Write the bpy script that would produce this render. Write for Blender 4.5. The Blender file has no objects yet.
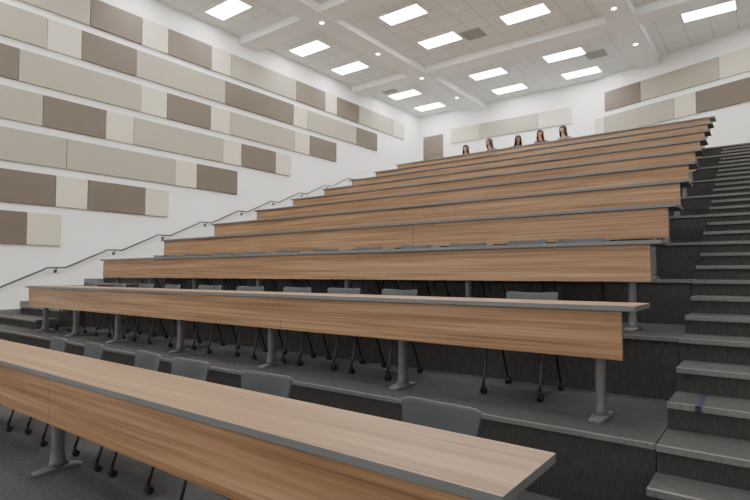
import bpy, bmesh, math, random
from mathutils import Vector, Matrix
random.seed(7)
ZC = 1.42            # eye height above the lowest floor
COL = bpy.context.scene.collection

# ------------------------------------------------------------------ materials
def new_mat(name):
    m = bpy.data.materials.new(name); m.use_nodes = True
    nt = m.node_tree; b = nt.nodes["Principled BSDF"]
    return m, nt, b
def plain(name, col, rough=0.5, metal=0.0, spec=0.5, noise=0.0, nscale=200):
    m, nt, b = new_mat(name)
    b.inputs["Base Color"].default_value = (*col, 1)
    b.inputs["Roughness"].default_value = rough
    b.inputs["Metallic"].default_value = metal
    b.inputs["Specular IOR Level"].default_value = spec
    if noise > 0:
        tc = nt.nodes.new("ShaderNodeTexCoord"); n = nt.nodes.new("ShaderNodeTexNoise")
        n.inputs["Scale"].default_value = nscale; n.inputs["Detail"].default_value = 3
        nt.links.new(tc.outputs["Object"], n.inputs["Vector"])
        r = nt.nodes.new("ShaderNodeValToRGB")
        r.color_ramp.elements[0].position = .3; r.color_ramp.elements[1].position = .7
        r.color_ramp.elements[0].color = (*[c*(1-noise) for c in col], 1)
        r.color_ramp.elements[1].color = (*[min(1, c*(1+noise)) for c in col], 1)
        nt.links.new(n.outputs["Fac"], r.inputs["Fac"]); nt.links.new(r.outputs["Color"], b.inputs["Base Color"])
    return m
def streak(name, c0, c1, scale, rough=0.9, bump=0.0, c2=None, detail=6, lo=.3, hi=.7, spec=.3, blotch=None, bl=(.70,.665,.63)):
    m, nt, b = new_mat(name)
    b.inputs["Roughness"].default_value = rough
    b.inputs["Specular IOR Level"].default_value = spec
    g = nt.nodes.new("ShaderNodeNewGeometry"); mp = nt.nodes.new("ShaderNodeMapping")
    mp.inputs["Scale"].default_value = scale
    nt.links.new(g.outputs["Position"], mp.inputs["Vector"])
    n = nt.nodes.new("ShaderNodeTexNoise"); n.inputs["Scale"].default_value = 1
    n.inputs["Detail"].default_value = detail; n.inputs["Roughness"].default_value = .6
    n.inputs["Distortion"].default_value = .1
    nt.links.new(mp.outputs["Vector"], n.inputs["Vector"])
    r = nt.nodes.new("ShaderNodeValToRGB")
    e = r.color_ramp.elements; e[0].position = lo; e[1].position = hi
    e[0].color = (*c0, 1); e[1].color = (*c1, 1)
    if c2:
        k = e.new(.5); k.color = (*c2, 1)
    nt.links.new(n.outputs["Fac"], r.inputs["Fac"])
    out = r.outputs["Color"]
    if blotch:   # second, broader grain layer
        mp2 = nt.nodes.new("ShaderNodeMapping"); mp2.inputs["Scale"].default_value = blotch
        nt.links.new(g.outputs["Position"], mp2.inputs["Vector"])
        n2 = nt.nodes.new("ShaderNodeTexNoise"); n2.inputs["Scale"].default_value = 1; n2.inputs["Detail"].default_value = 3
        nt.links.new(mp2.outputs["Vector"], n2.inputs["Vector"])
        r2 = nt.nodes.new("ShaderNodeValToRGB"); r2.color_ramp.elements[0].position = .35; r2.color_ramp.elements[1].position = .65
        r2.color_ramp.elements[0].color = (*bl,1); r2.color_ramp.elements[1].color = (1.0,1.0,1.0,1)
        nt.links.new(n2.outputs["Fac"], r2.inputs["Fac"])
        mx = nt.nodes.new("ShaderNodeMix"); mx.data_type = 'RGBA'; mx.blend_type = 'MULTIPLY'; mx.inputs[0].default_value = 1
        nt.links.new(out, mx.inputs[6]); nt.links.new(r2.outputs["Color"], mx.inputs[7]); out = mx.outputs[2]
    nt.links.new(out, b.inputs["Base Color"])
    if bump:
        bp = nt.nodes.new("ShaderNodeBump"); bp.inputs["Strength"].default_value = bump
        bp.inputs["Distance"].default_value = .005
        nt.links.new(n.outputs["Fac"], bp.inputs["Height"]); nt.links.new(bp.outputs["Normal"], b.inputs["Normal"])
    return m

M = {}
M['wood'] = streak("laminate_wood", (.24,.132,.070), (.46,.292,.172), (.8, 50, 50), rough=.42, c2=(.365,.218,.120), spec=.35, blotch=(.45,14,14))
M['woodtop'] = streak("laminate_wood_top", (.245,.138,.070), (.43,.272,.150), (.8, 46, 46), rough=.40, c2=(.345,.207,.108), spec=.3, blotch=(.45,12,12))
M['edge'] = plain("grey_edge_band", (.145,.15,.155), .5)
M['legm'] = plain("grey_powdercoat", (.13,.135,.14), .45, .1)
M['tread'] = streak("carpet_tread", (.048,.048,.049), (.112,.110,.110), (12, 130, 60), rough=.98, bump=.1, spec=.05, lo=.28, hi=.72)
M['riser'] = streak("carpet_riser", (.042,.041,.040), (.088,.085,.083), (160, 10, 14), rough=.98, bump=.05, spec=.05, lo=.28, hi=.72)
M['stread'] = streak("stair_carpet_tread", (.055,.055,.056), (.118,.116,.116), (14, 130, 60), rough=.98, bump=.1, spec=.05, lo=.28, hi=.72)
M['nose'] = plain("stair_nosing", (.17,.168,.165), .8, spec=.2, noise=.15, nscale=60)
M['wall'] = plain("white_paint", (.87,.867,.85), .75, noise=.01, nscale=4)
M['soffit'] = plain("white_gypsum", (.90,.905,.90), .8)
M['chair'] = plain("grey_plastic", (.080,.088,.097), .45)
M['frame'] = plain("dark_metal_tube", (.04,.043,.046), .35, .5)
M['black'] = plain("black_rubber", (.015,.015,.016), .5)
M['dark'] = plain("vent_recess", (.06,.06,.06), .8)
M['rail'] = plain("handrail_metal", (.085,.085,.085), .4, .4)
M['base'] = plain("grey_vinyl_base", (.16,.16,.165), .6)
M['door'] = streak("brown_door_wood", (.11,.08,.06), (.17,.125,.095), (30, 30, 1.5), rough=.5)
M['dframe'] = plain("door_frame_grey", (.12,.11,.10), .5)
M['brown'] = plain("fabric_brown", (.165,.138,.117), .95, spec=.1, noise=.12, nscale=160)
M['tan'] = plain("fabric_tan", (.365,.332,.272), .95, spec=.1, noise=.08, nscale=160)
M['cream'] = plain("fabric_cream", (.60,.555,.445), .95, spec=.1, noise=.05, nscale=160)
M['vent'] = plain("vent_grey", (.40,.40,.39), .6)
M['purple'] = plain("purple_marker", (.022,.016,.065), .7)
def emis(name, col, s):
    m = bpy.data.materials.new(name); m.use_nodes = True; nt = m.node_tree
    nt.nodes.clear(); o = nt.nodes.new("ShaderNodeOutputMaterial"); e = nt.nodes.new("ShaderNodeEmission")
    e.inputs["Color"].default_value = (*col, 1); e.inputs["Strength"].default_value = s
    nt.links.new(e.outputs[0], o.inputs[0]); return m
M['light'] = emis("light_diffuser", (1.0,.98,.945), 34)
M['down'] = emis("downlight_lens", (1.0,.95,.88), 20)
# ceiling tile
m, nt, b = new_mat("ceiling_tile"); b.inputs["Roughness"].default_value = .9
g = nt.nodes.new("ShaderNodeNewGeometry"); br = nt.nodes.new("ShaderNodeTexBrick")
br.offset = 0; br.squash = 1; br.inputs["Scale"].default_value = 1
br.inputs["Brick Width"].default_value = .61; br.inputs["Row Height"].default_value = .61
br.inputs["Mortar Size"].default_value = .013; br.inputs["Mortar Smooth"].default_value = .1
br.inputs["Color1"].default_value = (.84,.855,.85,1); br.inputs["Color2"].default_value = (.81,.825,.82,1)
br.inputs["Mortar"].default_value = (.60,.61,.61,1)
nt.links.new(g.outputs["Position"], br.inputs["Vector"]); nt.links.new(br.outputs["Color"], b.inputs["Base Color"])
M['ceil'] = m

# ------------------------------------------------------------------ helpers
def bbox(bm, x0, x1, y0, y1, z0, z1, mi=0, mtop=None):
    vs = [bm.verts.new(p) for p in ((x0,y0,z0),(x1,y0,z0),(x1,y1,z0),(x0,y1,z0),(x0,y0,z1),(x1,y0,z1),(x1,y1,z1),(x0,y1,z1))]
    fs = []
    for idx in ((3,2,1,0),(4,5,6,7),(0,1,5,4),(1,2,6,5),(2,3,7,6),(3,0,4,7)):
        f = bm.faces.new([vs[i] for i in idx]); f.material_index = mi; fs.append(f)
    if mtop is not None: fs[1].material_index = mtop
    return fs
def tread(bm, x0, x1, y0, y1, z0, z1):
    bbox(bm, x0, x1, y0, y0+.028, z0, z1, 2)
    bbox(bm, x0, x1, y0+.028, y1, z0, z1, 0)
def tube(bm, pts, r, seg=8, mi=0, cap=True, flat=1.0):
    pts = [Vector(p) for p in pts]; rings = []
    for i, p in enumerate(pts):
        a = pts[max(0, i-1)]; c = pts[min(len(pts)-1, i+1)]
        t = (c-a).normalized()
        up = Vector((0,0,1)) if abs(t.z) < .95 else Vector((0,1,0))
        u = t.cross(up).normalized(); v = u.cross(t).normalized()
        rr = r[i] if isinstance(r, (list, tuple)) else r
        rings.append([bm.verts.new(p + u*math.cos(2*math.pi*k/seg)*rr + v*math.sin(2*math.pi*k/seg)*rr*flat) for k in range(seg)])
    for a, c in zip(rings, rings[1:]):
        for k in range(seg):
            f = bm.faces.new((a[k], a[(k+1)%seg], c[(k+1)%seg], c[k])); f.material_index = mi; f.smooth = True
    if cap:
        for rg in (rings[0][::-1], rings[-1]):
            f = bm.faces.new(rg); f.material_index = mi
def obj_from_bm(name, bm, mats, loc=(0,0,0), bevel=0, smooth=False):
    bmesh.ops.recalc_face_normals(bm, faces=bm.faces)
    me = bpy.data.meshes.new(name); bm.to_mesh(me); bm.free()
    for mm in mats: me.materials.append(mm)
    if smooth:
        for p in me.polygons: p.use_smooth = True
    o = bpy.data.objects.new(name, me); o.location = loc; COL.objects.link(o)
    if bevel:
        md = o.modifiers.new("bevel", 'BEVEL'); md.width = bevel; md.segments = 2; md.limit_method = 'ANGLE'
    return o
def box_obj(name, x0, x1, y0, y1, z0, z1, mat, bevel=0, bottom_origin=False):
    cx, cy, cz = (x0+x1)/2, (y0+y1)/2, (z0 if bottom_origin else (z0+z1)/2)
    bm = bmesh.new(); bbox(bm, x0-cx, x1-cx, y0-cy, y1-cy, z0-cz, z1-cz)
    return obj_from_bm(name, bm, [mat], (cx, cy, cz), bevel)
def top(o, label, cat, group=None):
    o["label"] = label; o["category"] = cat
    if group: o["group"] = group
    return o
def struct(o): o["kind"] = "structure"; return o
def empty(name, loc):
    e = bpy.data.objects.new(name, None); e.location = loc; e.empty_display_size = .1; COL.objects.link(e); return e
def par(child, parent):
    child.parent = parent; return child
def copy_thing(src, loc, rz=0.0, sz=1.0):
    n = src.copy(); COL.objects.link(n); n.location = loc; n.rotation_euler = (0, 0, rz); n.scale = (1,1,sz)
    for c in src.children:
        cc = c.copy(); COL.objects.link(cc); cc.parent = n
        for g2 in c.children:
            gg = g2.copy(); COL.objects.link(gg); gg.parent = cc
    return n

# ------------------------------------------------------------------ room dimensions
XL, XR, YF, YB = -12.3, 3.0, -4.0, 19.5
ZCEIL = 6.93 + ZC
rowY = [1.474, 3.56, 4.80, 6.04, 7.27, 8.5, 9.72, 10.94, 12.16, 13.38, 14.6]
rowZ = [-.65, -.20, .28, .714, 1.14, 1.573, 1.99, 2.415, 2.85, 3.29, 3.73]
DH = .77; DD = .47
N = len(rowY)
def xr(i): return -.65 if i == 0 else -.69 - .037*(i-1)
DXL = -10.2
tierY = [y-.16 for y in rowY]
tierZ = [z-DH+ZC for z in rowZ]
tierZ[0] = 0.0
PXL = -10.35

# floor (ground slab + carpeted tiers)
bm = bmesh.new()
bbox(bm, XL, XR, YF, YB, -.2, 0, 1, 0)
for i in range(1, N):
    y0 = tierY[i]; y1 = tierY[i+1] if i+1 < N else YB
    last = i+1 == N
    x0 = XL if last else PXL; x1 = XR if last else xr(i) + .12
    bbox(bm, x0, x1, y0, y1, .001, tierZ[i]-.03, 1, 0)
    tread(bm, x0, x1, y0-.015, y1-.015 if not last else y1, tierZ[i]-.03, tierZ[i])
struct(obj_from_bm("floor", bm, [M['tread'], M['riser'], M['nose']]))

# side stairs
def stairs(name, fx0, fx1, label):
    bm = bmesh.new()
    for i in range(1, N-1):
        ya, yb = tierY[i], tierY[i+1]; za, zb = tierZ[i], tierZ[i+1]
        for k in range(3):
            y0 = ya+(yb-ya)*k/3; y1 = ya+(yb-ya)*(k+1)/3; z = za+(zb-za)*k/3
            x0, x1 = fx0(i), fx1(i)
            bbox(bm, x0, x1, y0, y1, .002, z-.035, 1, 0)
            tread(bm, x0, x1, y0-.022, y1-.022, z-.035, z)
    for k, z in ((2, tierZ[1]*1/3), (1, tierZ[1]*2/3)):
        y0 = tierY[1]-.29*k; x0, x1 = fx0(1), fx1(1)
        bbox(bm, x0, x1, y0, y0+.29, .002, z-.035, 1, 0)
        tread(bm, x0, x1, y0-.022, y0+.268, z-.035, z)
    o = obj_from_bm(name, bm, [M['stread'], M['riser'], M['nose']])
    o["label"] = label; o["category"] = "stairs"
    return o
stairs("staircase", lambda i: xr(i)+.125, lambda i: XR-.005, "wide dark grey carpeted stairs climbing beside the desk ends")
stairs("staircase", lambda i: XL+.013, lambda i: PXL-.005, "dark grey carpeted stairs along the panelled white wall")

# walls
struct(box_obj("wall_left", XL-.2, XL, YF, YB, 0, ZCEIL, M['wall']))
struct(box_obj("wall_back", XL-.2, -5.0, YB, YB+.2, 0, ZCEIL, M['wall']))
struct(box_obj("wall_front", XL-.2, XR+.2, YF-.2, YF, 0, ZCEIL, M['wall']))
struct(box_obj("wall_right", XR, XR+.2, YF, 17.0, 0, ZCEIL, M['wall']))
# angled rear wall
A0 = Vector((-5.0, YB, 0)); AD = Vector((1.2, -.42, 0)).normalized(); AN = Vector((AD.y, -AD.x, 0))
ang = math.atan2(AD.y, AD.x)
bm = bmesh.new(); bbox(bm, 0, 8.8, 0, .2, 0, ZCEIL)
w = obj_from_bm("wall_back_angled", bm, [M['wall']], A0); w.rotation_euler = (0, 0, ang); struct(w)
# ceiling
struct(box_obj("ceiling", XL-.2, XR+.2, YF-.2, YB+.3, ZCEIL, ZCEIL+.15, M['ceil']))
# soffits
tn = 1
for x in (-9.45, -3.05):
    struct(box_obj("trim_%d" % tn, x-.33, x+.33, YF, YB if x < -5 else 18.65, ZCEIL-.22, ZCEIL, M['soffit'])); tn += 1
for y in (-.25, 4.9, 10.0, 15.1):
    struct(box_obj("trim_%d" % tn, XL, XR, y-.33, y+.33, ZCEIL-.20, ZCEIL, M['soffit'])); tn += 1
# baseboards
bm = bmesh.new()
for i in range(1, N-1):
    for k in range(3):
        y0 = tierY[i]+(tierY[i+1]-tierY[i])*k/3; y1 = tierY[i]+(tierY[i+1]-tierY[i])*(k+1)/3
        z = tierZ[i]+(tierZ[i+1]-tierZ[i])*k/3
        bbox(bm, XL, XL+.012, y0-.02, y1, z, z+.1)
bbox(bm, XL, XL+.012, YF, tierY[1]-.6, 0, .1)
struct(obj_from_bm("baseboard_left", bm, [M['base']]))
struct(box_obj("baseboard_back", -11.05, -5, YB-.012, YB, tierZ[-1], tierZ[-1]+.1, M['base']))

# door with a solid transom above it
dz = tierZ[-1]; dt = 5.9+ZC
struct(box_obj("door_1", -12.02, -11.22, YB-.05, YB-.01, dz, dz+2.2, M['door']))
bm = bmesh.new()
for a in ((-12.10,-12.02,dz,dt+.08),(-11.22,-11.14,dz,dt+.08),(-12.02,-11.22,dt,dt+.08),(-12.02,-11.22,dz+2.2,dz+2.26)):
    bbox(bm, a[0], a[1], YB-.07, YB, a[2], a[3])
struct(obj_from_bm("trim_%d" % tn, bm, [M['dframe']])); tn += 1
struct(box_obj("trim_%d" % tn, -12.02, -11.22, YB-.05, YB-.01, dz+2.26, dt, M['door'])); tn += 1

# ------------------------------------------------------------------ acoustic panels on the side wall
names = {'b': ('brown', "dark brown fabric acoustic wall panel"), 't': ('tan', "grey-tan fabric acoustic wall panel"), 'c': ('cream', "cream fabric acoustic wall panel")}
rowsP = [
 (6.32, [(2.9,'t'),(5.42,'b'),(6.66,'c'),(7.35,'b'),(8.67,'c'),(9.30,'t'),(11.9,'b'),(13.3,'c'),(13.9,'b'),(15.15,'t'),(17.4,'c'),(18.2,None)]),
 (5.48, [(1.9,'t'),(4.55,'c'),(5.25,'b'),(6.52,'t'),(9.13,'b'),(11.8,'c'),(12.42,'t'),(15.0,'b'),(16.3,None)]),
 (4.64, [(1.2,'t'),(2.7,'b'),(4.04,'t'),(6.66,'c'),(7.35,'b'),(8.67,'c'),(9.30,'t'),(11.85,'c'),(12.53,'b'),(13.9,None)]),
 (3.80, [(1.9,'t'),(4.51,'b'),(5.83,'c'),(6.49,'t'),(9.08,'c'),(9.72,'b'),(11.05,'c'),(11.7,None)]),
 (2.96, [(1.2,'b'),(2.4,'t'),(5.0,'t'),(7.62,'c'),(8.25,'b'),(9.6,None)]),
 (2.12, [(1.9,'t'),(3.45,'b'),(4.80,'c'),(5.46,'b'),(6.82,'c'),(7.45,None)]),
 (1.28, [(1.6,'t'),(2.95,'b'),(4.27,'c'),(4.94,None)]),
]
for zt, segs in rowsP:
    for (a, c), (b2, _) in zip(segs, segs[1:]):
        o = box_obj("acoustic_panel", XL+.002, XL+.052, a+.006, b2-.006, zt-.67+ZC, zt+ZC, M[names[c][0]], .006)
        top(o, names[c][1] + " on white side wall", "wall panel", "acoustic panels")
# back wall
for x0, x1, c, zt in ((-10.75,-9.45,'c',6.12),(-9.45,-7.0,'t',6.12),(-7.0,-5.75,'c',6.12)):
    o = box_obj("acoustic_panel", x0+.006, x1-.006, YB-.052, YB-.002, zt-.62+ZC, zt+ZC, M[names[c][0]], .006)
    top(o, names[c][1] + " on white back wall", "wall panel", "acoustic panels")
for s0, s1, c, zt in ((.46,1.76,'b',6.35),(1.76,4.12,'t',6.35),(4.12,5.5,'c',6.35),(.06,.45,'c',5.50),(.45,2.82,'t',5.50),(2.82,3.46,'c',5.50),(3.46,5.5,'b',5.50)):
    bm = bmesh.new(); h = (s1-s0)/2-.006; bbox(bm, -h, h, -.025, .025, -.335, .335)
    p = A0 + AD*(s0+s1)/2 + AN*.028
    o = obj_from_bm("acoustic_panel", bm, [M[names[c][0]]], (p.x, p.y, zt-.335+ZC), .006); o.rotation_euler = (0, 0, ang)
    top(o, names[c][1] + " on angled rear wall", "wall panel", "acoustic panels")

# ------------------------------------------------------------------ ceiling fixtures
def troffer(x, y):
    e = empty("ceiling_light", (x, y, ZCEIL))
    bm = bmesh.new()
    for a in ((-.61,.61,-.305,-.28),(-.61,.61,.28,.305),(-.61,-.585,-.28,.28),(.585,.61,-.28,.28)):
        bbox(bm, a[0], a[1], a[2], a[3], -.02, 0)
    par(obj_from_bm("frame", bm, [M['soffit']]), e)
    bm = bmesh.new(); bbox(bm, -.585, .585, -.28, .28, -.012, -.002)
    par(obj_from_bm("diffuser", bm, [M['light']]), e)
    return top(e, "lit rectangular recessed fluorescent panel in tiled ceiling", "ceiling light", "recessed ceiling lights")
t0 = troffer(-11.2, 8.4)
for x in (-11.2, -7.72, -5.12, -1.2):
    for y in (1.3, 3.2, 6.4, 8.4, 11.42, 13.36, 16.65, 18.5):
        if (x, y) == (-11.2, 8.4): continue
        if x > -2 and y > 18: continue
        copy_thing(t0, (x, y - (.5 if x > -2 and y > 16 else 0), ZCEIL))
def downlight(x, y, z):
    e = empty("downlight", (x, y, z))
    bm = bmesh.new(); bmesh.ops.create_cone(bm, cap_ends=True, segments=20, radius1=.085, radius2=.1, depth=.012, matrix=Matrix.Translation((0,0,-.006)))
    par(obj_from_bm("trim_ring", bm, [M['soffit']]), e)
    bm = bmesh.new(); bmesh.ops.create_cone(bm, cap_ends=True, segments=20, radius1=.06, radius2=.06, depth=.008, matrix=Matrix.Translation((0,0,-.016)))
    par(obj_from_bm("lens", bm, [M['down']]), e)
    return top(e, "small round recessed downlight in white soffit", "downlight", "soffit downlights")
d0 = downlight(-9.45, 10.1, ZCEIL-.22)
for x, ys in ((-9.45, (2.6, 7.6, 12.6, 15.1, 17.6)), (-3.05, (6.2, 8.8, 11.4, 14.0, 16.6))):
    for y in ys: copy_thing(d0, (x, y, ZCEIL-.22))
def vent(x, y):
    bm = bmesh.new()
    for a in ((-.3,.3,-.3,-.27),(-.3,.3,.27,.3),(-.3,-.27,-.27,.27),(.27,.3,-.27,.27)):
        bbox(bm, a[0], a[1], a[2], a[3], -.015, 0, 0)
    bbox(bm, -.27, .27, -.27, .27, -.004, 0, 1)
    for k in range(8):
        yy = -.25+.065*k; bbox(bm, -.27, .27, yy, yy+.040, -.013, -.005, 0)
    o = obj_from_bm("air_vent", bm, [M['vent'], M['dark']], (x, y, ZCEIL))
    return top(o, "square louvred air vent in tiled ceiling", "vent", "ceiling vents")
for x, y in ((-6.75, 13.6), (-4.3, 17.2), (-11.45, 15.9), (-6.6, 8.2)): vent(x, y)
bm = bmesh.new(); bmesh.ops.create_cone(bm, cap_ends=True, segments=24, radius1=.05, radius2=.08, depth=.05, matrix=Matrix.Translation((0,0,-.025)))
top(obj_from_bm("smoke_detector", bm, [M['soffit']], (-6.45, 12.1, ZCEIL)), "small white round smoke detector on the tiled ceiling", "smoke detector")

# ------------------------------------------------------------------ desks
def leg_mesh():
    bm = bmesh.new()
    # column (oval)
    seg = 16
    prof = [(.02, .052,.080),(.06,.038,.054),(.14,.034,.045),(.60,.034,.045),(DH-.05,.038,.052)]
    rings = []
    for z, rx, ry in prof:
        rings.append([bm.verts.new((math.cos(2*math.pi*k/seg)*rx, math.sin(2*math.pi*k/seg)*ry, z)) for k in range(seg)])
    for a, c in zip(rings, rings[1:]):
        for k in range(seg):
            f = bm.faces.new((a[k], a[(k+1)%seg], c[(k+1)%seg], c[k])); f.smooth = True
    bm.faces.new(rings[0][::-1]); bm.faces.new(rings[-1])
    # foot : compact low pad along the desk depth
    pr = [(-.165,.030,.012),(-.14,.044,.020),(-.05,.052,.034),(.05,.052,.034),(.14,.044,.020),(.165,.030,.012)]
    prev = None
    for y, hw, z in pr:
        r = [bm.verts.new(p) for p in ((-hw,y,0),(hw,y,0),(hw,y,z*.7),(hw*.6,y,z),(-hw*.6,y,z),(-hw,y,z*.7))]
        if prev:
            for k in range(6):
                bm.faces.new((prev[k], prev[(k+1)%6], r[(k+1)%6], r[k]))
        else: bm.faces.new(r[::-1])
        prev = r
    bm.faces.new(prev)
    # top bracket
    bbox(bm, -.035, .035, -.17, .17, DH-.052, DH-.034)
    o = obj_from_bm("leg", bm, [M['legm']])
    me = o.data; bpy.data.objects.remove(o); return me
LEG = leg_mesh()
legX = [-.96, -2.58, -4.25, -5.92, -7.48, -8.8, -9.95]
legX0 = [-.90, -4.2, -5.95, -7.6, -9.95]
for i in range(N):
    x1 = xr(i); y = rowY[i]; fz = tierZ[i]
    e = empty("lecture_desk", ((x1+DXL)/2, y+DD/2, fz))
    cx, cy = (x1+DXL)/2, y+DD/2
    hw = (x1-DXL)/2
    bm = bmesh.new()
    fs = bbox(bm, -hw, hw, -DD/2, DD/2, DH-.034, DH, 1, 1)
    bmesh.ops.inset_region(bm, faces=[fs[1]], thickness=.008)
    bm.normal_update()
    tf = max([f for f in bm.faces if abs(f.calc_center_median().z-DH) < 1e-4], key=lambda f: f.calc_area())
    tf.material_index = 0
    par(obj_from_bm("desk_top", bm, [M['woodtop'], M['edge']], bevel=.003), e)
    # modesty panels
    pa, pb = -hw+.05, hw-.085; seg = 3
    for k in range(seg):
        a = pa+(pb-pa)*k/seg+.0015; c = pa+(pb-pa)*(k+1)/seg-.0015
        bm = bmesh.new(); bbox(bm, a, c, -DD/2+.035, -DD/2+.055, DH-.345, DH-.035)
        par(obj_from_bm("modesty_panel", bm, [M['wood']], bevel=.002), e)
    for lx in (legX0 if i == 0 else legX):
        l = bpy.data.objects.new("leg", LEG); COL.objects.link(l); l.parent = e
        X = lx - .037*max(0, i-1) if lx > -2 else lx
        l.location = (X-cx, .0, 0)
    top(e, "long lecture desk, wood laminate top and front, " + ("on lowest flat floor" if i == 0 else "on carpeted tier"), "desk", "tiered lecture desks")

# ------------------------------------------------------------------ chairs
def shell(bm, fn, nu=14, nv=10):
    g = [[fn(u/nu*2-1, v/nv) for v in range(nv+1)] for u in range(nu+1)]
    f1 = [[bm.verts.new(p) for p in r] for r in g]
    for u in range(nu):
        for v in range(nv):
            f = bm.faces.new((f1[u][v], f1[u+1][v], f1[u+1][v+1], f1[u][v+1])); f.smooth = True
def backfn(u, v):
    z = .485 + .315*v
    w = .192 + .048*v
    k = 1.0
    if v > .85: k = 1-.03*((v-.85)/.15)**2
    if v < .25: k = 1-.18*((.25-v)/.25)**2
    x = u*w*k
    if v > .7: z -= .014*abs(u)**12*(v-.7)/.3
    z -= .016*(1-u*u)*max(0, v-.7)/.3
    y = .205 + .07*v - .055*u*u + .02*math.sin(v*math.pi)
    return (x, y, z)
def seatfn(u, v):
    y = -.20 + .42*v
    w = .225*(1-.10*(v**3)) * (1-.12*max(0, .15-v)/.15)
    x = u*w
    z = .445 - .018*(1-u*u)*math.sin(math.pi*v) + .02*max(0, v-.8)/.2 - .035*(max(0, .2-v)/.2)**2
    return (x, y, z)
def make_chair():
    e = empty("chair", (0,0,0))
    bm = bmesh.new(); shell(bm, backfn)
    b = obj_from_bm("backrest", bm, [M['chair']]); md = b.modifiers.new("s", 'SOLIDIFY'); md.thickness = .010; md2 = b.modifiers.new("b", 'BEVEL'); md2.width = .003; md2.segments = 2
    par(b, e)
    bm = bmesh.new(); shell(bm, seatfn)
    s = obj_from_bm("seat", bm, [M['chair']]); md = s.modifiers.new("s", 'SOLIDIFY'); md.thickness = .014; md2 = s.modifiers.new("b", 'BEVEL'); md2.width = .004; md2.segments = 2
    par(s, e)
    bm = bmesh.new()
    for sx in (-1, 1):
        x = .235*sx
        tube(bm, [(x*.85,.25,.60),(x,.235,.50),(x,.20,.43),(x,.10,.405),(x,-.08,.405),(x,-.14,.395),(x,-.165,.36),(x,-.185,.25),(x,-.215,.13),(x,-.235,.065)], .011)
        tube(bm, [(x,.02,.40),(x,.07,.385),(x,.12,.33),(x,.17,.22),(x,.21,.12),(x,.24,.065)], .011)
    tube(bm, [(-.235,.06,.40),(.235,.06,.40)], .010)
    tube(bm, [(-.235,-.08,.403),(.235,-.08,.403)], .010)
    par(obj_from_bm("frame", bm, [M['frame']]), e)
    for sx in (-1, 1):
        for y in (-.235, .24):
            bm = bmesh.new()
            for dx in (-.013, .013):
                bmesh.ops.create_cone(bm, cap_ends=True, segments=16, radius1=.025, radius2=.025, depth=.016,
                    matrix=Matrix.Translation((dx, .008, -.035)) @ Matrix.Rotation(math.pi/2, 4, 'Y'))
            bbox(bm, -.017, .017, -.010, .010, -.02, .004)
            c = obj_from_bm("caster", bm, [M['black']], (.235*sx, y, .06), .002); par(c, e)
    return top(e, "grey plastic stacking chair on casters behind a desk", "chair", "grey lecture chairs")
chairX = {0: [-1.36,-2.63,-3.5,-4.13,-5.05,-5.75],
          1: [-1.68,-3.05,-3.8,-4.5,-5.3,-6.17,-7.1,-7.9,-8.7,-9.7],
          2: [-1.6,-2.2,-2.9,-3.65,-4.4,-5.2,-6.0,-6.8,-7.6,-8.4,-9.3],
          3: [-1.7,-2.5,-3.2,-4.0,-4.8,-5.6,-6.4,-7.2,-8.0,-8.9,-9.6],
          4: [-1.7,-2.5,-3.3,-4.1,-4.9,-5.7,-6.5,-7.3,-8.1,-8.9,-9.6],
          10: [-7.84,-6.90,-6.22,-5.32,-4.66]}
first = make_chair(); used = False
for i, xs in chairX.items():
    for x in xs:
        rz = math.radians(random.uniform(-7, 7)) if i < 10 else 0
        yy = rowY[i]+DD+ (.16+random.uniform(-.02, .04) if i < 10 else .17)
        sc = {0:.98, 1:1.03, 2:1.09, 3:1.04, 4:1.04}.get(i, 1.0)
        if not used:
            first.location = (x, yy, tierZ[i]); first.rotation_euler = (0,0,rz); first.scale = (1,1,sc); used = True
        else: copy_thing(first, (x, yy, tierZ[i]), rz, sc)

# ------------------------------------------------------------------ wall handrail
e = empty("handrail", (XL, tierY[1], tierZ[1]))
bm = bmesh.new(); pts = []
RX = XL+.09
def railz(y): return -.21+.34*(y-3.8)+ZC
for i in range(1, N):
    ya = tierY[i]
    a, z0 = ya+.02, railz(ya+.02)+.05
    pts += [(RX, a-.06, z0-.035), (RX, a-.02, z0-.005), (RX, a+.02, z0), (RX, a+.34, z0+.005), (RX, a+.38, z0+.02)]
pts = [(RX, 2.2, railz(2.2))] + pts + [(RX, 16.6, railz(15.4)), (RX, 17.8, railz(15.4))]
tube(bm, [(p[0]-XL, p[1]-tierY[1], p[2]-tierZ[1]) for p in pts], .020, 10)
par(obj_from_bm("rail", bm, [M['rail']]), e)
for i in range(1, N):
    yy = tierY[i]+.21; zz = railz(tierY[i])+.06
    bm = bmesh.new()
    tube(bm, [(0,0,-.07),(.05,0,-.065),(.088,0,-.012)], .009, 8)
    bbox(bm, 0, .008, -.03, .03, -.11, -.035)
    b = obj_from_bm("bracket", bm, [M['rail']], (0, yy-tierY[1], zz-tierZ[1])); par(b, e)
top(e, "long dark metal handrail mounted on white wall beside stairs", "handrail")

# flat purple strip folded over the stair nosing
sy = tierY[1]+(tierY[2]-tierY[1])/3-.022; sz = tierZ[1]+(tierZ[2]-tierZ[1])/3
bm = bmesh.new()
bbox(bm, -.016, .016, -.003, -.0005, -.034, .002); bbox(bm, -.016, .016, -.0005, .36, .0005, .002)
top(obj_from_bm("stair_marker", bm, [M['purple']], (-.395, sy, sz)), "small dark purple marker strip on carpeted step edge", "marker")

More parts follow.
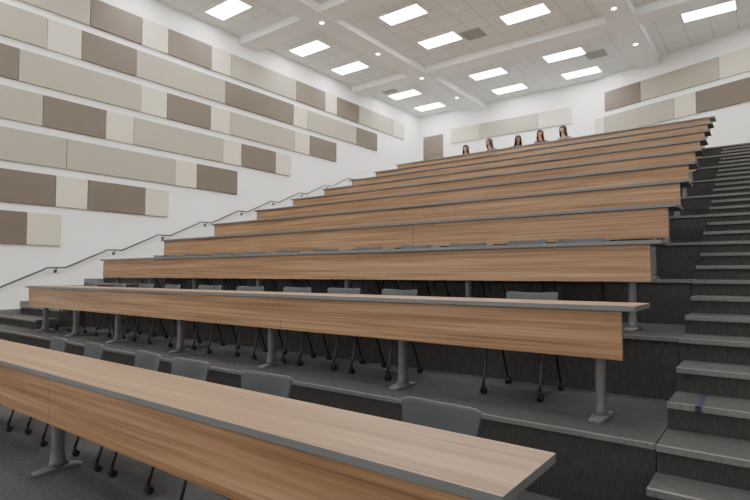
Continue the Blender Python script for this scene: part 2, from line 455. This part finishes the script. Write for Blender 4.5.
# ------------------------------------------------------------------ people
def skin_mesh(verts, edges, radii, sub=2, root=0):
    me = bpy.data.meshes.new("t"); me.from_pydata(verts, edges, [])
    o = bpy.data.objects.new("t", me); COL.objects.link(o)
    sk = o.modifiers.new("skin", 'SKIN'); sk.use_smooth_shade = True
    for k, r in enumerate(radii):
        me.skin_vertices[0].data[k].radius = (r, r) if not isinstance(r, tuple) else r
        me.skin_vertices[0].data[k].use_root = (k == root)
    sb = o.modifiers.new("sub", 'SUBSURF'); sb.levels = sub; sb.render_levels = sub
    dg = bpy.context.evaluated_depsgraph_get()
    out = bpy.data.meshes.new_from_object(o.evaluated_get(dg))
    bpy.data.objects.remove(o); return out
def body_mesh():
    V = []; E = []; R = []
    def add(p, r, parent=None):
        V.append(p); R.append(r); k = len(V)-1
        if parent is not None: E.append((parent, k))
        return k
    pel = add((0,.02,.55), (.14,.11)); sp = add((0,.02,.74), (.12,.095), pel); ch = add((0,.0,.93), (.15,.10), sp)
    nb = add((0,-.01,1.07), (.06,.06), ch); nt_ = add((0,-.03,1.17), (.05,.05), nb); add((0,-.04,1.24), (.055,.06), nt_)
    for s in (-1, 1):
        sh = add((.165*s,.0,1.01), .055, ch); el = add((.225*s,-.10,.85), .042, sh)
        wr = add((.13*s,-.33,.82), .028, el)
        pm = add((.105*s,-.40,.808), (.032,.018), wr)
        for j, (dx, ln) in enumerate(((-.027,.07),(-.009,.08),(.009,.075),(.027,.06))):
            a = add(((.105+dx)*s,-.44,.808), .009, pm); add(((.10+dx)*s,-.44-ln*.55,.806), .008, a)
        a = add((.065*s,-.385,.806), .010, pm); add((.05*s,-.42,.804), .009, a)
        hp = add((.09*s,-.03,.53), .085, pel); kn = add((.12*s,-.41,.53), .06, hp)
        an = add((.12*s,-.36,.10), .04, kn); add((.12*s,-.46,.045), .035, an)
    me = skin_mesh(V, E, R)
    bm = bmesh.new(); bm.from_mesh(me)
    # head
    hd = bmesh.ops.create_uvsphere(bm, u_segments=28, v_segments=20, radius=1, matrix=Matrix.Translation((0,-.045,1.29)) @ Matrix.Diagonal((.074,.092,.115,1)))
    for v in hd['verts']:
        if v.co.z < 1.26:
            t = (1.26-v.co.z)/.085; v.co.x *= 1-.28*t
            if v.co.y > -.05: v.co.y -= .03*t
            else: v.co.y += .004*t
    bmesh.ops.create_cone(bm, cap_ends=True, segments=8, radius1=.016, radius2=.006, depth=.045, matrix=Matrix.Translation((0,-.139,1.275)) @ Matrix.Rotation(-.35, 4, 'X'))
    for s in (-1, 1):
        bmesh.ops.create_uvsphere(bm, u_segments=10, v_segments=8, radius=1, matrix=Matrix.Translation((.077*s,-.04,1.285)) @ Matrix.Diagonal((.012,.02,.032,1)))
    out = bpy.data.meshes.new("t2"); bm.to_mesh(out); bm.free()
    o = bpy.data.objects.new("t2", out); COL.objects.link(o)
    rm = o.modifiers.new("r", 'REMESH'); rm.mode = 'VOXEL'; rm.voxel_size = .009; rm.use_smooth_shade = True
    sm = o.modifiers.new("s", 'SMOOTH'); sm.factor = .5; sm.iterations = 2
    dg = bpy.context.evaluated_depsgraph_get()
    res = bpy.data.meshes.new_from_object(o.evaluated_get(dg)); bpy.data.objects.remove(o)
    res.name = "person_body"
    return res
BODY = body_mesh()
def shirt_mesh():
    V = [(0,.02,.56),(0,.02,.74),(0,.0,.93),(0,-.005,1.055)]; E = [(0,1),(1,2),(2,3)]; R = [(.165,.13),(.145,.115),(.172,.12),(.078,.075)]
    for s in (-1, 1):
        k = len(V); V += [(.17*s,.0,1.012),(.228*s,-.10,.852),(.15*s,-.29,.825)]; R += [.072,.056,.042]; E += [(2,k),(k,k+1),(k+1,k+2)]
    return skin_mesh(V, E, R)
SHIRT = shirt_mesh()
def trouser_mesh():
    V = [(0,.02,.56),(0,.02,.62)]; E = [(0,1)]; R = [(.16,.13),(.15,.12)]
    for s in (-1, 1):
        k = len(V); V += [(.09*s,-.03,.535),(.12*s,-.41,.535),(.12*s,-.36,.13)]; R += [.098,.075,.058]; E += [(0,k),(k,k+1),(k+1,k+2)]
    return skin_mesh(V, E, R)
TROUS = trouser_mesh()
def hair_mesh(long_):
    bm = bmesh.new()
    bmesh.ops.create_uvsphere(bm, u_segments=28, v_segments=20, radius=1, matrix=Matrix.Translation((0,-.035,1.30)) @ Matrix.Diagonal((.110,.124,.142,1)))
    dl = [v for v in bm.verts if (v.co.y < -.08 and v.co.z < 1.335 and abs(v.co.x) < .058) or (v.co.y < -.05 and v.co.z < 1.27 and abs(v.co.x) < .058)]
    bmesh.ops.delete(bm, geom=dl, context='VERTS')
    for v in bm.verts:
        if v.co.z < 1.26:
            t = (1.26-v.co.z)/.085
            if long_:
                v.co.z -= .17*t; v.co.x *= 1+.75*t; v.co.y += .045*t
            else:
                v.co.z += .02*t
    me = bpy.data.meshes.new("hair"); bm.to_mesh(me); bm.free()
    for p in me.polygons: p.use_smooth = True
    return me
HL, HS = hair_mesh(True), hair_mesh(False)
def sstep(a, b, t):
    t = max(0, min(1, (t-a)/(b-a))); return t*t*(3-2*t)
def pose(co, lean):
    # bend the upper body forward / down / sideways (lean = dx, dy, dz at head height)
    w = sstep(.86, 1.16, co[2])
    return (co[0]+lean[0]*w, co[1]+lean[1]*w, co[2]+lean[2]*w)
def setmat(me, mat, lean=(0,0,0)):
    me2 = me.copy(); me2.materials.clear(); me2.materials.append(mat)
    for p in me2.polygons: p.material_index = 0; p.use_smooth = True
    for v in me2.vertices: v.co = pose(v.co, lean)
    return me2
people = [
 (-7.84, (.42,.25,.18), HL, (.02,.012,.01), (.05,.05,.06), "long dark hair and dark top, leaning forward", 14, (.04,-.15,-.19)),
 (-6.90, (.45,.27,.19), HL, (.02,.013,.010), (.12,.10,.09), "dark brown hair and grey-brown top", -40, (-.08,-.07,-.08)),
 (-6.22, (.25,.14,.09), HL, (.012,.01,.01), (.02,.02,.02), "long black hair and black top, bent forward", 50, (.10,-.17,-.15)),
 (-5.32, (.45,.26,.18), HL, (.07,.025,.013), (.10,.04,.035), "long reddish brown hair and maroon top", 30, (-.09,-.07,-.08)),
 (-4.66, (.50,.31,.23), HL, (.02,.013,.010), (.20,.15,.11), "long dark hair and tan top", -22, (-.05,-.06,-.06))]
for n, (x, sk, hm, hc, cc, lab, rz, ln) in enumerate(people):
    skm = plain("skin_tone", sk, .55); hrm = plain("hair_tone", hc, .5); clm = plain("shirt_fabric", cc, .85)
    p = bpy.data.objects.new("person", setmat(BODY, skm, ln)); COL.objects.link(p)
    p.location = (x, rowY[10]+DD+.17, tierZ[10]); p.rotation_euler = (0, 0, math.radians(rz*.5)); p.scale = (.98,.98,.95)
    def child(nm, me, mt):
        c = bpy.data.objects.new(nm, setmat(me, mt, ln)); COL.objects.link(c); c.parent = p; return c
    h = child("hair", hm, hrm); md = h.modifiers.new("s", 'SOLIDIFY'); md.thickness = .012; md.offset = -1
    child("shirt", SHIRT, clm); child("trousers", TROUS, plain("trouser_fabric", (.03,.035,.06), .9))
    for s in (-1, 1):
        bm = bmesh.new(); bmesh.ops.create_uvsphere(bm, u_segments=10, v_segments=8, radius=.011)
        par(obj_from_bm("eye", bm, [M['black']], pose((.03*s,-.122,1.298), ln), smooth=True), p)
    bm = bmesh.new(); bmesh.ops.create_uvsphere(bm, u_segments=10, v_segments=8, radius=1, matrix=Matrix.Diagonal((.022,.008,.007,1)))
    par(obj_from_bm("mouth", bm, [plain("lip_tone", (.35,.10,.09), .5)], pose((0,-.126,1.232), ln), smooth=True), p)
    top(p, "seated person, " + lab, "person", "people seated in the top row")

# ------------------------------------------------------------------ added off-camera fill for desk fronts and ceiling, not a room fixture
la = bpy.data.lights.new("front_fill_light", 'AREA'); la.shape = 'RECTANGLE'; la.size = 12; la.size_y = 5; la.energy = 300; la.color = (1,.985,.95)
lo = bpy.data.objects.new("front_fill_light", la); COL.objects.link(lo); lo.location = (-5, YF+.1, 3.6); lo.rotation_euler = (math.radians(90), 0, 0)
# ------------------------------------------------------------------ world + camera
w = bpy.data.worlds.new("World"); bpy.context.scene.world = w; w.use_nodes = True
w.node_tree.nodes["Background"].inputs[0].default_value = (.9,.93,1,1); w.node_tree.nodes["Background"].inputs[1].default_value = .3
cam = bpy.data.cameras.new("Camera"); cam.lens = 526/750*36; cam.sensor_width = 36; cam.clip_start = .05
co = bpy.data.objects.new("Camera", cam); COL.objects.link(co)
co.location = (0, 0, ZC); co.rotation_euler = (math.radians(90+2.61), 0, math.radians(37.2))
bpy.context.scene.camera = co
